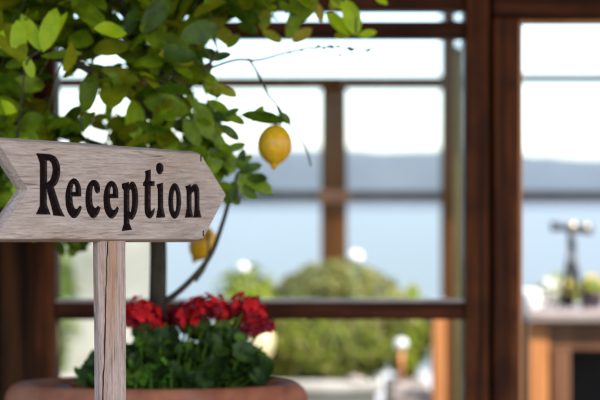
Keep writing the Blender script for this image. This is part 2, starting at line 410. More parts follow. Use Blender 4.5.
# gathered pale cloth, added in place of the corner post's sunlit side
bm = bmesh.new(); n = 16; zt, zb = at(0, 46, 8.0).z, 0.15
xa, xb = at(456, 0, 8.0).x, at(469, 0, 8.0).x
cols = []
for i in range(n * 2 + 1):
    u = i / (n * 2)
    cols.append([bm.verts.new((xa + (xb - xa) * u * (1 + 0.10 * math.sin(j * 0.8)), 8.0 + 0.022 * math.sin(u * 34 + j * 0.15), zt + (zb - zt) * j / 20)) for j in range(21)])
for c0, c1 in zip(cols, cols[1:]):
    for j in range(20): bm.faces.new((c0[j], c0[j+1], c1[j+1], c1[j])).smooth = True
bmesh.ops.solidify(bm, geom=list(bm.faces), thickness=0.003)
cur = obj("lit_side_cloth", bm, M['lit_side_cloth'], None)
cur["label"] = "narrow cream cloth added as the sunlit side of the veranda corner post"; cur["category"] = "lit_side_cloth"

# ------------------------------------------------------------------ garden beyond: shrubs, wall, lamps
def rvec():
    while True:
        v = Vector((random.uniform(-1, 1), random.uniform(-1, 1), random.uniform(-1, 1)))
        if 0.05 < v.length < 1: return v.normalized()

def leafquad(bm, c, nrm, size, mi):
    a = nrm.orthogonal().normalized(); a = (Matrix.Rotation(random.random() * 6.28, 3, nrm) @ a)
    b = nrm.cross(a)
    q = [bm.verts.new(c + a * size), bm.verts.new(c + b * size * 0.5 + nrm * size * 0.15), bm.verts.new(c - a * size), bm.verts.new(c - b * size * 0.5 + nrm * size * 0.15)]
    f = bm.faces.new(q); f.material_index = mi

def shrub(name, label, cat, base, rad, n, size, mats, wts, lump=0.18, group=None):
    """leafy shrub: stems and a crown of many small leaves through the outer part of its volume"""
    t = thing(name, label, cat, base, 0, group)
    b = Vector(base); c = b + Vector((0, 0, rad[2] * 1.02))
    bm = bmesh.new(); off = random.random() * 50
    for _ in range(n):
        d = rvec()
        r = 1 + lump * noise.noise(d * 2.2 + Vector((off, 0, 0))) * 1.6 + 0.08 * noise.noise(d * 7 + Vector((off, 0, 0)))
        r *= 1 - 0.42 * random.random() ** 2.2
        p = c + Vector((d.x * rad[0], d.y * rad[1], d.z * rad[2])) * r
        if p.z < b.z + 0.02: continue
        leafquad(bm, p, (d + rvec() * 0.8).normalized(), size * random.uniform(0.6, 1.25), random.choices(range(len(mats)), wts)[0])
    obj("foliage", bm, mats, t)
    bm = bmesh.new()
    for _ in range(7):
        d = rvec(); d.z = abs(d.z) + 0.3; d.normalize()
        e = c + Vector((d.x * rad[0], d.y * rad[1], d.z * rad[2])) * 0.75
        tube(bm, [b + Vector((d.x, d.y, 0)) * 0.04, b.lerp(e, 0.5) + rvec() * 0.03, e], [0.018, 0.013, 0.005], 6)
    obj("stem", bm, M['bark'], t)
    return t

DB = 6.55                      # front face of the raised bed
bedz = at(0, 383, DB).z
bed = thing("raised_bed", "low white raised bed full of clipped shrubs, seen through the window", "raised bed", (at(285, 0, DB).x, DB + 0.3, 0))
a = at(150, 0, DB); b = at(377, 0, DB)
bm = bmesh.new(); box(bm, (a.x, DB, 0), (b.x, DB + 0.7, bedz - 0.05), 0, 0.01); obj("body", bm, M['whitewash'], bed)
bm = bmesh.new(); box(bm, (a.x - 0.02, DB - 0.02, bedz - 0.049), (b.x + 0.02, DB + 0.10, bedz), 0, 0.008); box(bm, (a.x - 0.02, DB + 0.6, bedz - 0.049), (b.x + 0.02, DB + 0.72, bedz), 0, 0.008); obj("coping", bm, M['terrace'], bed)
bm = bmesh.new(); box(bm, (a.x + 0.01, DB + 0.101, bedz - 0.06), (b.x - 0.01, DB + 0.599, bedz - 0.015)); obj("soil", bm, M['soil'], bed)
blk = obj("stone_block", box(bmesh.new(), (b.x + 0.06, DB + 0.0, 0), (at(432, 0, DB).x, DB + 0.5, bedz - 0.03), 0, 0.02), M['stone_top'])
blk["label"] = "pale stone block at the right end of the raised bed, under the globe lamp"; blk["category"] = "stone block"
bz = bedz - 0.03
def bush(name, label, cat, px, top, hw, D, dy, n, size, mats, wts, lump):
    c_ = at(px, 0, D); shrub(name, label, cat, (c_.x, D, bz), (hw * K * D, dy, (at(0, top, D).z - bz) / 2.02), n, size, mats, wts, lump)
bush("round_shrub", "round olive green shrub clipped to a dome behind the window", "shrub", 337, 262, 72, 6.92, 0.22, 6000, 0.022, [M['hedge_a'], M['hedge_b']], [5, 4], 0.05)
bush("lime_shrub", "bright lime green shrub left of the dome shrub", "shrub", 250, 270, 36, 6.95, 0.2, 1700, 0.028, [M['lime'], M['hedge_a']], [6, 2], 0.3)
bush("tall_lime_shrub", "loose yellow green shrub right of the dome shrub", "shrub", 407, 290, 21, 7.02, 0.18, 1500, 0.028, [M['lime'], M['hedge_b']], [7, 2], 0.3)
bush("low_hedge", "low green hedge growing in front of the dome shrub", "hedge", 322, 314, 72, 6.76, 0.10, 4200, 0.022, [M['hedge_a'], M['lime'], M['hedge_b']], [4, 4, 3], 0.18)
c = at(565, 0, 13.0); shrub("flowering_shrub", "yellow flowering shrub beyond the counter", "shrub", (c.x, 13.0, 0), (62 * K * 13, 0.4, at(0, 284, 13.0).z / 2), 2400, 0.05, [M['lime'], M['yellow_petal'], M['hedge_a']], [4, 4, 3], 0.25)

a = at(-170, 0, 12.0); b = at(158, 232, 12.0)
bm = bmesh.new(); box(bm, (a.x, 11.9, 0.02), (b.x, 12.15, b.z), 0, 0.02)
w = obj("garden_wall", bm, M['whitewash'], None); w["label"] = "cream whitewashed garden wall beyond the left end of the window"; w["category"] = "wall"
bm = bmesh.new(); a = at(-130, 0, 11.4)
shrub("dark_shrub", "dark green shrub in front of the whitewashed wall", "shrub", (at(52, 0, 11.5).x, 11.5, 0.02), (22 * K * 11.5, 0.2, at(0, 246, 11.5).z / 2), 900, 0.045, [M['leaf_dark'], M['leaf_mid']], [3, 1], 0.3)
for k_, px in enumerate((72,)):
    pass

def lamp(px, py, rpx, label, zb, rs, D):
    p = at(px, py, D); r = rpx * K * D
    t = thing("garden_globe", label, "lamp", (p.x, p.y, zb), 0, "white globe lamps among the shrubs")
    bm = bmesh.new(); lathe(bm, [(0.05, 0), (0.052, 0.012), (0.025, 0.02), (rs, 0.03)], (p.x, p.y, zb + 0.001), 24); obj("base", bm, M['stone_top'], t)
    bm = bmesh.new(); tube(bm, [(p.x, p.y, zb + 0.03), (p.x, p.y, p.z - r * 0.8)], rs, 10); obj("stem", bm, M['orange_wood'] if rs > .01 else M['green_twig'], t)
    bm = bmesh.new(); ball(bm, p, r, r, r * 0.85, 24); obj("globe", bm, M['white'], t, True)
lamp(401, 344, 7, "short white globe lamp on a tan stem, in front of the loose yellow green shrub", bedz - 0.03, 0.014, 6.62)
lamp(355, 257, 8, "tallest white globe lamp, level with the top of the dome shrub", bedz, 0.005, 6.62)  # white ball added to make a blurred bright highlight
lamp(243, 268, 6, "white globe added as a bright highlight beside the lime shrub", bedz, 0.005, 6.62)  # second white ball, standing in for a glint beyond the window
p = at(257, 337, 6.61)
t = thing("garden_pot", "rounded cream garden pot behind the red geranium", "pot", (p.x, p.y, bedz))
bm = bmesh.new(); rr = 17 * K * 6.61; hh = at(0, 321, 6.61).z - bedz
lathe(bm, [(rr*.45, 0), (rr*.55, hh*.08), (rr*.4, hh*.3), (rr*.9, hh*.48), (rr, hh*.68), (rr*.86, hh*.88), (rr*.6, hh), (rr*.5, hh*.97), (0, hh*.9)], (p.x, p.y, bedz + 0.001), 28)
obj("body", bm, M['cream'], t)
bm = bmesh.new(); lathe(bm, [(rr*.6, 0), (rr*.68, .005), (rr*.68, .012), (rr*.6, .017)], (p.x, p.y, bedz + hh - 0.004), 28); obj("rim", bm, M['cream'], t)

a = at(431.5, 306, 6.9); b = at(445, 0, 6.9)
t = thing("timber_bollard", "short orange timber post standing in front of the veranda corner", "post", ((a.x + b.x) / 2, 6.9, 0))
bm = bmesh.new(); box(bm, (a.x, 6.86, 0), (b.x, 6.94, a.z), 0, 0.01); obj("shaft", bm, M['orange_wood'], t)
bm = bmesh.new(); box(bm, (a.x - 0.008, 6.852, a.z + 0.001), (b.x + 0.008, 6.948, a.z + 0.03), 0, 0.006); obj("cap", bm, M['stone_top'], t)

# ------------------------------------------------------------------ counter beyond the doorway and what stands on it
CD = 6.0
def cz(py): return at(0, py, CD).z
def cx(px): return at(px, 0, CD).x
ct = thing("wooden_counter", "orange brown wooden counter with a pale stone top and an open black front", "counter", (cx(620), CD, 0))
def cpart(name, x0, x1, z0, z1, y0, y1, m, bev=0.006): return obj(name, box(bmesh.new(), (x0, CD + y0, z0), (x1, CD + y1, z1), 0, bev), m, ct)
ztop = cz(311)
cpart("stone_top", cx(526), cx(760), cz(322), ztop, -0.05, 0.55, M['stone_top'], 0.01)
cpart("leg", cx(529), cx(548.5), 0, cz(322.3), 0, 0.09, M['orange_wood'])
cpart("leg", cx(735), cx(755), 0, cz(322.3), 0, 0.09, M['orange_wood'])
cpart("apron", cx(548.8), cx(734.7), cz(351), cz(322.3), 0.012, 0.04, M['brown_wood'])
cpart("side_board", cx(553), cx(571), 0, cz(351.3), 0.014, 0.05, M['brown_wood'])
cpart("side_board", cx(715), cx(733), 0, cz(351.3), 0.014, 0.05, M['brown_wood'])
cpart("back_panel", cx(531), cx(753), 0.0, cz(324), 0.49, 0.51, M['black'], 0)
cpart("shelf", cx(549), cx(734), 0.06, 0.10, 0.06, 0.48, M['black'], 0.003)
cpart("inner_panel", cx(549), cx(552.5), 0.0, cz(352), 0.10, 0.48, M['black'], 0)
# mug
p = at(534.5, 310, CD); p.y = 6.12
t = thing("mug", "white mug on the left end of the counter", "mug", (p.x, p.y, ztop))
bm = bmesh.new(); lathe(bm, [(0.036, 0), (0.042, 0.006), (0.043, 0.078), (0.041, 0.082), (0.038, 0.078), (0.036, 0.01), (0, 0.008)], (p.x, p.y, ztop + 0.001), 28); obj("cup", bm, M['white'], t)
bm = bmesh.new(); tube(bm, crspline([(p.x + 0.042, p.y, ztop + 0.065), (p.x + 0.066, p.y, ztop + 0.058), (p.x + 0.066, p.y, ztop + 0.028), (p.x + 0.042, p.y, ztop + 0.018)], 5), 0.006, 8); obj("handle", bm, M['white'], t)
# spyglass ornament on tripod
q = lambda px, py, D=6.1: at(px, py, D)
t = thing("telescope", "small dark telescope on a tripod standing on the counter", "telescope", (q(572, 0).x, 6.1, ztop))
hub = q(571, 240)
bm = bmesh.new()
tube(bm, [q(551, 226), q(557, 226.5), q(557.2, 226.5), q(580, 229), q(580.2, 229), q(592, 230)], [0.022, 0.022, 0.017, 0.017, 0.020, 0.021], 16); obj("barrel", bm, M['bronze'], t)
bm = bmesh.new(); ball(bm, q(572, 226, 6.078), 0.019, 0.016, 0.019, 16); obj("glint_ball", bm, M['glint'], t, True)  # bright ball added as a highlight on the barrel
bm = bmesh.new(); ball(bm, q(586, 227, 6.078), 0.016, 0.014, 0.016, 16); obj("glint_ball", bm, M['glint'], t, True)  # second highlight made as a bright ball
bm = bmesh.new(); tube(bm, [q(571, 229), q(572, 250)], [0.016, 0.018], 12); obj("pillar", bm, M['bronze'], t)
for ex, ey, yo in ((556, 0, -0.06), (580, 0, -0.07), (577, 0, 0.09)):
    foot = Vector((q(ex, 0).x, 6.1 + yo, ztop + 0.001))
    top = q(572, 245)
    bm = bmesh.new(); tube(bm, [top, top.lerp(foot, 0.5), top.lerp(foot, 0.52), foot], [0.012, 0.012, 0.008, 0.006], 8); obj("leg", bm, M['bronze'], t)
# small pots with flowers on the counter
def flowerpot(px, y, rp, hp, potm, leafm, petm, label, n=60):
    x = at(px, 0, y).x
    t = thing("flower_pot", label, "flower pot", (x, y, ztop), 0, "little flower pots on the counter")
    bm = bmesh.new(); lathe(bm, [(rp*0.7, 0), (rp*0.95, hp*0.85), (rp*1.08, hp*0.86), (rp*1.08, hp), (rp*0.95, hp), (rp*0.9, hp*0.9), (0, hp*0.88)], (x, y, ztop + 0.001), 24); obj("pot", bm, potm, t)
    bm = bmesh.new()
    for _ in range(n):
        d = rvec(); d.z = abs(d.z)
        leafquad(bm, Vector((x, y, ztop + hp)) + Vector((d.x * rp * 1.3, d.y * rp * 1.3, d.z * rp * 1.1)) * random.uniform(0.5, 1), (d + rvec() * .5).normalized(), 0.02, 0)
    obj("leaves", bm, leafm, t)
    bm = bmesh.new()
    for _ in range(16):
        d = rvec(); d.z = abs(d.z) + 0.3; d.normalize()
        c = Vector((x, y, ztop + hp)) + Vector((d.x * rp * 1.3, d.y * rp * 1.3, d.z * rp * 1.35))
        for k in range(5):
            leafquad(bm, c + rvec() * 0.006, (d + rvec() * 0.4).normalized(), 0.012, 0)
    obj("flowers", bm, petm, t)
flowerpot(549, 6.3, 0.042, 0.06, M['white'], M['lime'], M['white'], "small white pot of pale flowers beside the white mug")
flowerpot(568, 6.32, 0.036, 0.055, M['darkpot'], M['hedge_b'], M['yellow_petal'], "small dark brown flower pot behind the telescope legs")
flowerpot(592, 6.2, 0.052, 0.07, M['purple'], M['lime'], M['yellow_petal'], "purple flower pot with yellow flowers right of the telescope")
flowerpot(614, 6.3, 0.045, 0.07, M['darkpot'], M['lime'], M['yellow_petal'], "dark pot of yellow flowers at the far right of the counter")

# ------------------------------------------------------------------ planter
PY = 2.98; OV = 0.40     # the planter is an oval trough
pc = at(156.5, 0, PY); PR = 151.5 * K * PY
rimz = at(0, 382.5, PY).z
plinth = obj("stone_plinth", box(bmesh.new(), (pc.x - 0.3, PY - 0.16, 0), (pc.x + 0.3, PY + 0.16, 0.5), 0, 0.015), M['stone_top'])
plinth["label"] = "square stone block carrying the terracotta planter"; plinth["category"] = "plinth"
pot = thing("terracotta_planter", "wide oval terracotta planter with a thick rolled rim", "planter", (pc.x, PY, 0.5))
hp = rimz - 0.5
bm = bmesh.new()
prof = [(PR*0.62, 0.0), (PR*0.66, 0.02), (PR*0.82, hp*0.4), (PR*0.92, hp - 0.10), (PR*0.90, hp - 0.075)]
lathe(bm, prof, (pc.x, PY, 0.501), 64, 0, 0.006, OV); obj("body", bm, M['terracotta'], pot)
bm = bmesh.new()
rp = []
for i in range(13):
    a_ = -math.pi * 0.5 + math.pi * 1.25 * i / 12
    rp.append((PR - 0.035 + 0.035 * math.cos(a_), hp - 0.036 + 0.036 * math.sin(a_)))
rp = [(PR*0.895, hp - 0.074)] + rp + [(PR - 0.062, hp - 0.06), (PR - 0.07, hp - 0.12)]
lathe(bm, rp, (pc.x, PY, 0.501), 72, 0, 0.012, OV); obj("rim", bm, M['terracotta'], pot)
bm = bmesh.new(); prof = [(PR - 0.066, 0)] + [(PR * f_, 0.012 * math.sin(f_ * 9)) for f_ in (0.7, 0.5, 0.3, 0.12)] + [(0, 0.02)]
lathe(bm, prof, (pc.x, PY, rimz - 0.038), 48, 0, 0.02, OV); obj("soil", bm, M['soil'], pot)
for i, (px, r) in enumerate(((63, .022), (72, .016), (57, .014), (82, .018))):
    p = at(px, 0, PY - 0.05); bm = bmesh.new(); ball(bm, (p.x, PY - 0.06 - .02 * (i % 2), rimz - 0.015), r * 1.2, r, r * 0.8, 14)
    o = obj("pebble", bm, M['pebble'], None, True)
    o["label"] = ("largest dark pebble at the left of the planter soil", "dark pebble between the largest pebble and the herb", "smallest dark pebble, nearest the planter's left rim", "dark pebble lying under the bright green herb")[i]
    o["category"] = "pebble"; o["group"] = "pebbles on the planter soil"

# ------------------------------------------------------------------ lemon tree
def leaf(bm, base, tip, width, nrm, mi, fold=0.25, droop=0.12, mb=None):
    """pointed oval leaf with a folded midrib and a downward curl"""
    base = Vector(base); tip = Vector(tip); ax = tip - base; Ln = ax.length; ax.normalize()
    nrm = Vector(nrm); nrm = (nrm - ax * nrm.dot(ax)).normalized(); sd_ = ax.cross(nrm)
    prof = (0.0, 0.55, 0.9, 1.0, 0.9, 0.62, 0.0); ts = (0, 0.14, 0.32, 0.5, 0.68, 0.86, 1)
    L_, C_, R_ = [], [], []
    tw = random.uniform(-0.25, 0.25); wave = random.uniform(-0.06, 0.06)
    for t_, w_ in zip(ts, prof):
        bend = -droop * Ln * (t_ * t_) + wave * Ln * math.sin(t_ * 6.3)
        c_ = base + ax * (Ln * t_) + nrm * bend
        hw = width * 0.5 * w_
        s2 = Matrix.Rotation(tw * t_, 3, ax) @ sd_
        C_.append(bm.verts.new(c_))
        if w_ > 0:
            L_.append(bm.verts.new(c_ + s2 * hw + nrm * hw * fold)); R_.append(bm.verts.new(c_ - s2 * hw + nrm * hw * fold))
        else: L_.append(C_[-1]); R_.append(C_[-1])
    for i in range(len(ts) - 1):
        for X in ((C_[i], C_[i+1], L_[i+1], L_[i]), (C_[i], R_[i], R_[i+1], C_[i+1])):
            u = []
            for v in X:
                if v not in u: u.append(v)
            f = bm.faces.new(u); f.material_index = mi; f.smooth = True

TD = 2.98
base_t = at(158, 388, TD); base_t.z = rimz - 0.03
tree = thing("lemon_tree", "leafy lemon tree with a ripe yellow lemon, growing in the terracotta planter", "tree", base_t)
bm = bmesh.new()
trunk_pts = crspline([base_t, at(157, 330, TD), at(158, 285, TD - .01), at(158, 240, TD), at(154, 190, TD + .01), at(157, 130, TD), at(158, 88, TD)], 5)
NT = len(trunk_pts)
tube(bm, trunk_pts, [0.0195 - 0.004 * i / NT + 0.006 * max(0, 1 - i / 5) for i in range(NT)], 12)
obj("trunk", bm, M['bark'], tree)
limbs = []
def limb(pts, r0, r1): 
    s = crspline(pts, 6); limbs.append((s, r0, r1)); return s
limb([at(158, 92, TD), at(150, 60, TD), at(128, 20, TD + .04), at(110, -40, TD + .05), at(95, -110, TD)], .014, .005)
limb([at(158, 92, TD), at(172, 62, TD), at(196, 42, TD + .02), at(225, 20, TD + .02), at(250, -10, TD)], .012, .004)
limb([at(156, 120, TD), at(130, 95, TD - .03), at(90, 70, TD - .08), at(50, 55, TD - .1), at(0, 30, TD - .1), at(-60, 0, TD)], .012, .004)
limb([at(155, 150, TD), at(120, 150, TD + .1), at(70, 135, TD + .12), at(10, 120, TD + .1)], .010, .004)
limb([at(157, 110, TD), at(185, 90, TD - .05), at(205, 70, TD - .06), at(218, 50, TD - .06)], .009, .003)
limb([at(158, 300, TD), at(170, 298, TD), at(190, 281, TD - .02), at(210, 256, TD - .03), at(222, 225, TD - .03), at(231, 195, TD - .04), at(238, 172, TD - .04)], .0075, .0032)
limb([at(205, 70, TD - .06), at(235, 60, TD - .06), at(258, 60, TD - .05), at(285, 53, TD - .05), at(310, 48, TD - .06), at(338, 47, TD - .06), at(370, 50, TD - .07)], .0036, .0016)
limb([at(248, 58, TD - .055), at(259, 75, TD - .06), at(268, 95, TD - .06), at(276, 104, TD - .06), at(281, 122, TD - .05), at(277, 128, TD - .05)], .0032, .0022)
limb([at(278, 106, TD - .06), at(292, 128, TD - .05), at(305, 146, TD - .04), at(311, 166, TD - .04)], .0027, .0017)
limb([at(225, 20, TD + .02), at(270, 5, TD), at(320, -4, TD - .03), at(352, 6, TD - .05), at(356, 34, TD - .06)], .004, .0018)
limb([at(10, 190, TD - .12), at(18, 130, TD - .2), at(22, 95, TD - .24), at(27, 62, TD - .25), at(42, 50, TD - .25)], .003, .0018)
bm = bmesh.new()
for s, r0, r1 in limbs:
    tube(bm, s, [r0 + (r1 - r0) * i / (len(s) - 1) for i in range(len(s))], 8)
# dried flower stubs along the bare twig
tw_ = limbs[6][0]
for k in range(16):
    p = tw_[-1 - int(random.random() * 20)] + rvec() * 0.004; ball(bm, p, random.uniform(.002, .0042), seg=8)
for px, py in ((340, 55), (369, 50), (349, 49), (352, 50)): ball(bm, at(px, py, TD - .06), 0.004, seg=8)

def xmax(y):
    pts = ((-130, 330), (-20, 330), (6, 300), (12, 255), (35, 215), (48, 200), (75, 206), (100, 210), (128, 220), (150, 230), (175, 234), (200, 214), (232, 190))
    for (a0, b0), (a1, b1) in zip(pts, pts[1:]):
        if a0 <= y <= a1: return b0 + (b1 - b0) * (y - a0) / (a1 - a0)
    return 150
GAPS = ((57, 60, 11), (71, 88, 13), (64, 104, 8), (53, 95, 6), (99, 104, 9), (123, 107, 8), (91, 63, 5), (105, 61, 6), (52, 68, 5), (86, 124, 6), (78, 74, 5), (211, 41, 8), (184, 79, 4), (183, 95, 5), (60, 146, 7), (105, 139, 6), (186, 141, 5), (207, 103, 6), (225, 62, 14), (240, 50, 12), (222, 72, 9), (219, 95, 8), (233, 106, 8), (228, 125, 7), (222, 141, 6), (239, 134, 7), (234, 158, 6), (196, 88, 5), (150, 118, 4), (30, 112, 4), (120, 60, 4))
def proj(p): return (300 + p.x / p.y / K, 200 - (p.z - H) / p.y / K)
def clear(p, m=0.0):
    x, y = proj(p)
    return any((x - a) ** 2 + (y - b) ** 2 < (r * 0.95 + m) ** 2 for a, b, r in GAPS)
lb = bmesh.new()
LM = [M['leaf_dark'], M['leaf_mid'], M['leaf_olive'], M['leaf_young'], M['leaf_yellow']]
allp = [p for s, _, _ in limbs[:5] for p in s[4:]]
count = 0; tries = 0
while count < 2050 and tries < 60000:
    tries += 1
    py = random.uniform(-135, 232); px = random.uniform(-140, 335)
    if px > xmax(py) - 6: continue
    if ((px - 100) / 235) ** 2 + ((py - 70) / 200) ** 2 > random.uniform(0.85, 1.1): continue
    if py < -20 and random.random() < 0.45: continue
    D = TD + random.uniform(-0.24, 0.34)
    b0 = at(px, py, D)
    d = rvec(); d.z = d.z * 0.6 - 0.25; d.normalize()
    L0 = random.choice((0.048, 0.06, 0.072, 0.082, 0.095)) * random.uniform(0.85, 1.15)
    t0_ = b0 + d * L0
    x2, y2 = proj(t0_)
    if x2 > xmax(y2) + 8 and y2 > 25: continue
    if y2 > 236: continue
    if clear(b0) or clear(t0_, 1) or clear(b0.lerp(t0_, 0.5), 3): continue
    nr = Vector((random.uniform(-.7, .7), random.uniform(-1.1, .2), random.uniform(.1, 1.1)))
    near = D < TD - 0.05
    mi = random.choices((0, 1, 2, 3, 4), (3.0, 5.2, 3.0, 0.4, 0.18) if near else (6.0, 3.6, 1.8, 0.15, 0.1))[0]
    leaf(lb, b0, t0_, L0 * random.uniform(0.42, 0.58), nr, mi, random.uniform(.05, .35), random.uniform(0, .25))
    # petiole and twig back towards the nearest limb
    q_ = min(allp, key=lambda p: (p - b0).length_squared)
    if (q_ - b0).length < 0.11:
        mid = q_.lerp(b0, 0.55) + Vector((0, 0, 0.012)) + rvec() * 0.008
        if not clear(mid, 1):
            tube(bm, [q_, mid, b0], [0.002, 0.0014, 0.0008], 5, 1, False)
    count += 1
# leaves that can be told apart
def hl(bx, by, tx, ty, w, mi, D=TD - 0.06, n=(0.1, -1, 0.35), dD=0.0, fold=0.15, droop=0.08):
    leaf(lb, at(bx, by, D), at(tx, ty, D + dD), w * K * D, n, mi, fold, droop)
hl(20, 62, 17, 19, 17, 3, TD - .25); hl(25, 55, 33, 78, 11, 3, TD - .25); hl(43, 52, 56, 7, 20, 3, TD - .25); hl(42, 52, 21, 13, 15, 3, TD - .24)
hl(45, 50, 67, 11, 9, 3, TD - .24); hl(-6, 55, 3, 30, 12, 3, TD - .24); hl(40, 56, 82, 52, 9, 1, TD - .22); hl(30, 60, 4, 66, 12, 1, TD - .2)
hl(100, 34, 132, 27, 10, 3, TD - .1); hl(112, 36, 98, 19, 10, 4, TD - .1); hl(85, 4, 103, -4, 14, 3, TD - .05)
hl(190, 112, 143, 99, 26, 1, TD - .12); hl(165, 30, 140, 5, 26, 2, TD - .1); hl(165, 35, 182, 68, 22, 1, TD - .1); hl(150, 60, 112, 46, 22, 1, TD - .1)
hl(100, 70, 140, 80, 18, 2, TD - .1); hl(196, 100, 212, 140, 20, 1, TD - .1); hl(184, 118, 200, 146, 16, 1, TD - .1)
hl(20, 128, 44, 118, 24, 1, TD - .1); hl(110, 70, 116, 100, 20, 1, TD - .12)
# top right sprig
hl(357, 36, 346, -2, 20, 3, TD - .06); hl(353, 35, 326, 12, 15, 3, TD - .05); hl(358, 36, 377, 31, 9, 3, TD - .06); hl(352, 33, 334, 36, 12, 2, TD - .05); hl(354, 36, 356, 12, 14, 2, TD - .04)
hl(318, -2, 300, 22, 12, 1); hl(316, 2, 322, 22, 10, 4); hl(290, -4, 306, 12, 18, 1); hl(262, -2, 280, 6, 16, 3); hl(255, 4, 236, 12, 14, 2); hl(300, 2, 288, 40, 15, 1); hl(312, 28, 292, 42, 13, 4); hl(268, 8, 262, 30, 13, 2); hl(330, -3, 344, 8, 10, 3)
hl(225, 8, 212, 32, 17, 2); hl(238, 22, 258, 33, 15, 0); hl(232, 40, 214, 34, 12, 2); hl(215, 26, 235, 46, 15, 2)
hl(218, 58, 200, 50, 14, 0); hl(208, 60, 232, 53, 10, 0); hl(200, 72, 218, 84, 12, 1)
hl(245, -2, 262, 14, 12, 1); hl(275, -3, 262, 16, 12, 2); hl(296, -4, 318, 6, 12, 3); hl(340, -4, 330, 10, 10, 2); hl(282, 2, 300, 16, 11, 0); hl(250, 12, 270, 24, 12, 1); hl(240, 34, 226, 48, 11, 1); hl(262, 30, 282, 42, 11, 2); hl(374, -4, 388, 4, 8, 3)
hl(60, 236, 88, 250, 13, 0, TD + .2); hl(92, 238, 66, 254, 12, 0, TD + .22); hl(78, 238, 70, 258, 11, 1, TD + .2); hl(56, 238, 64, 256, 10, 0, TD + .24)
hl(202, 84, 222, 96, 13, 1); hl(204, 92, 226, 86, 11, 2); hl(206, 100, 230, 112, 12, 1); hl(208, 112, 232, 121, 11, 0); hl(206, 118, 222, 138, 12, 1); hl(210, 126, 236, 132, 10, 2); hl(212, 140, 234, 152, 11, 1); hl(210, 148, 224, 164, 12, 0); hl(200, 78, 212, 62, 12, 1); hl(218, 100, 212, 80, 9, 0); hl(226, 150, 246, 143, 9, 1); hl(224, 116, 240, 108, 8, 0)
tube(bm, crspline([at(200, 74, TD - .06), at(207, 100, TD - .06), at(214, 135, TD - .06), at(226, 162, TD - .06)], 5), [.002] * 15 + [.0012], 5)
hl(93, 68, 84, 114, 20, 1); hl(110, 82, 138, 97, 12, 2); hl(112, 90, 107, 122, 9, 1); hl(86, 106, 60, 122, 13, 0, TD); hl(80, 66, 62, 76, 8, 2); hl(92, 112, 76, 134, 14, 1, TD); hl(122, 116, 142, 130, 14, 0, TD)
hl(222, 112, 246, 124, 11, 1); hl(220, 124, 240, 140, 11, 0); hl(216, 88, 238, 96, 10, 2); hl(236, 168, 252, 154, 9, 1); hl(242, 182, 258, 200, 10, 0); hl(226, 150, 238, 168, 10, 1)
# over and under the lemon
hl(286, 122, 240, 112, 19, 0, TD - .07, (0.1, -0.8, 0.6)); hl(279, 112, 291, 124, 10, 0); hl(264, 105, 252, 122, 10, 1)
hl(238, 172, 274, 193, 16, 1); hl(238, 172, 262, 164, 11, 0); hl(236, 180, 226, 206, 15, 0); hl(238, 176, 254, 200, 14, 1); hl(236, 172, 222, 156, 13, 1); hl(238, 170, 244, 148, 9, 0); hl(246, 178, 268, 178, 12, 0); hl(232, 186, 216, 188, 12, 1); hl(231, 195, 240, 205, 10, 0)
hl(205, 110, 222, 128, 11, 0); hl(210, 132, 226, 146, 12, 1); hl(206, 120, 214, 98, 10, 0)
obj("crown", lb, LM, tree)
obj("branches", bm, [M['twig'], M['green_twig']], tree)

def lemon(c, r, ln, tilt=(0, 0)):
    bm = bmesh.new()
    prof = [(0.0, ln * 0.5)]
    body = 0.885                      # share of the length below the stalk taken by the round body
    for i in range(1, 15):
        t_ = i / 15
        prof.append((r * math.sin(math.pi * t_) ** 0.50, ln * (0.5 - body * t_)))
    zb_ = ln * (0.5 - body * 14 / 15)
    for u, rr in ((0.25, 0.27), (0.5, 0.2), (0.75, 0.145), (0.92, 0.08)):
        prof.append((r * rr, zb_ + (-ln * 0.5 - zb_) * u))
    prof.append((0.0, -ln * 0.5))
    lathe(bm, prof[::-1], (0, 0, 0), 28, 0, 0.05)
    bm.transform(Matrix.Translation(c) @ Matrix.Rotation(tilt[0], 4, 'Y') @ Matrix.Rotation(tilt[1], 4, 'X'))
    return bm
lc = at(275, 148, TD - .05)
o = obj("lemon", lemon(at(275, 147, TD - .05), 17.2 * K * TD, 46 * K * TD, (0.05, -0.1)), M['lemon'], tree); o["label"] = "large ripe lemon hanging on its own twig"
o = obj("lemon", lemon(at(202, 246, TD + .30), 15 * K * TD, 44 * K * TD, (0.5, 0.2)), M['lemon'], tree); o["label"] = "lemon half hidden below the arrow sign"
bm = bmesh.new(); tube(bm, crspline([at(196, 281, TD), at(207, 262, TD + .15), at(209, 228, TD + .30)], 5), .003, 6); obj("fruit_twig", bm, M['twig'], tree)

# ------------------------------------------------------------------ geranium
gb = Vector((pc.x, PY, rimz - 0.02))
ger = thing("geranium", "red flowering geranium filling the terracotta planter under the sign", "geranium", gb)
fb = bmesh.new(); sb = bmesh.new()
def gleaf(bm, c, nrm, r, mi):
    nrm = nrm.normalized(); a = nrm.orthogonal().normalized(); a = Matrix.Rotation(random.random() * 6.28, 3, nrm) @ a; b = nrm.cross(a)
    cv = bm.verts.new(c - nrm * r * 0.25); n = 14; ring = []
    for j in range(n + 1):
        an = 0.35 + (6.283 - 0.7) * j / n
        rr = r * (1 + 0.10 * math.sin(j * 2.6)) 
        ring.append(bm.verts.new(c + a * math.cos(an) * rr + b * math.sin(an) * rr + nrm * r * 0.10 * math.sin(an * 5)))
    for j in range(n): 
        f = bm.faces.new((cv, ring[j], ring[j+1])); f.material_index = mi; f.smooth = True
def gtop(px):
    pts = ((50, 386), (85, 372), (105, 338), (130, 322), (170, 318), (215, 320), (245, 332), (262, 350), (275, 372), (285, 386))
    for (a0, b0), (a1, b1) in zip(pts, pts[1:]):
        if a0 <= px <= a1: return b0 + (b1 - b0) * (px - a0) / (a1 - a0)
    return 386
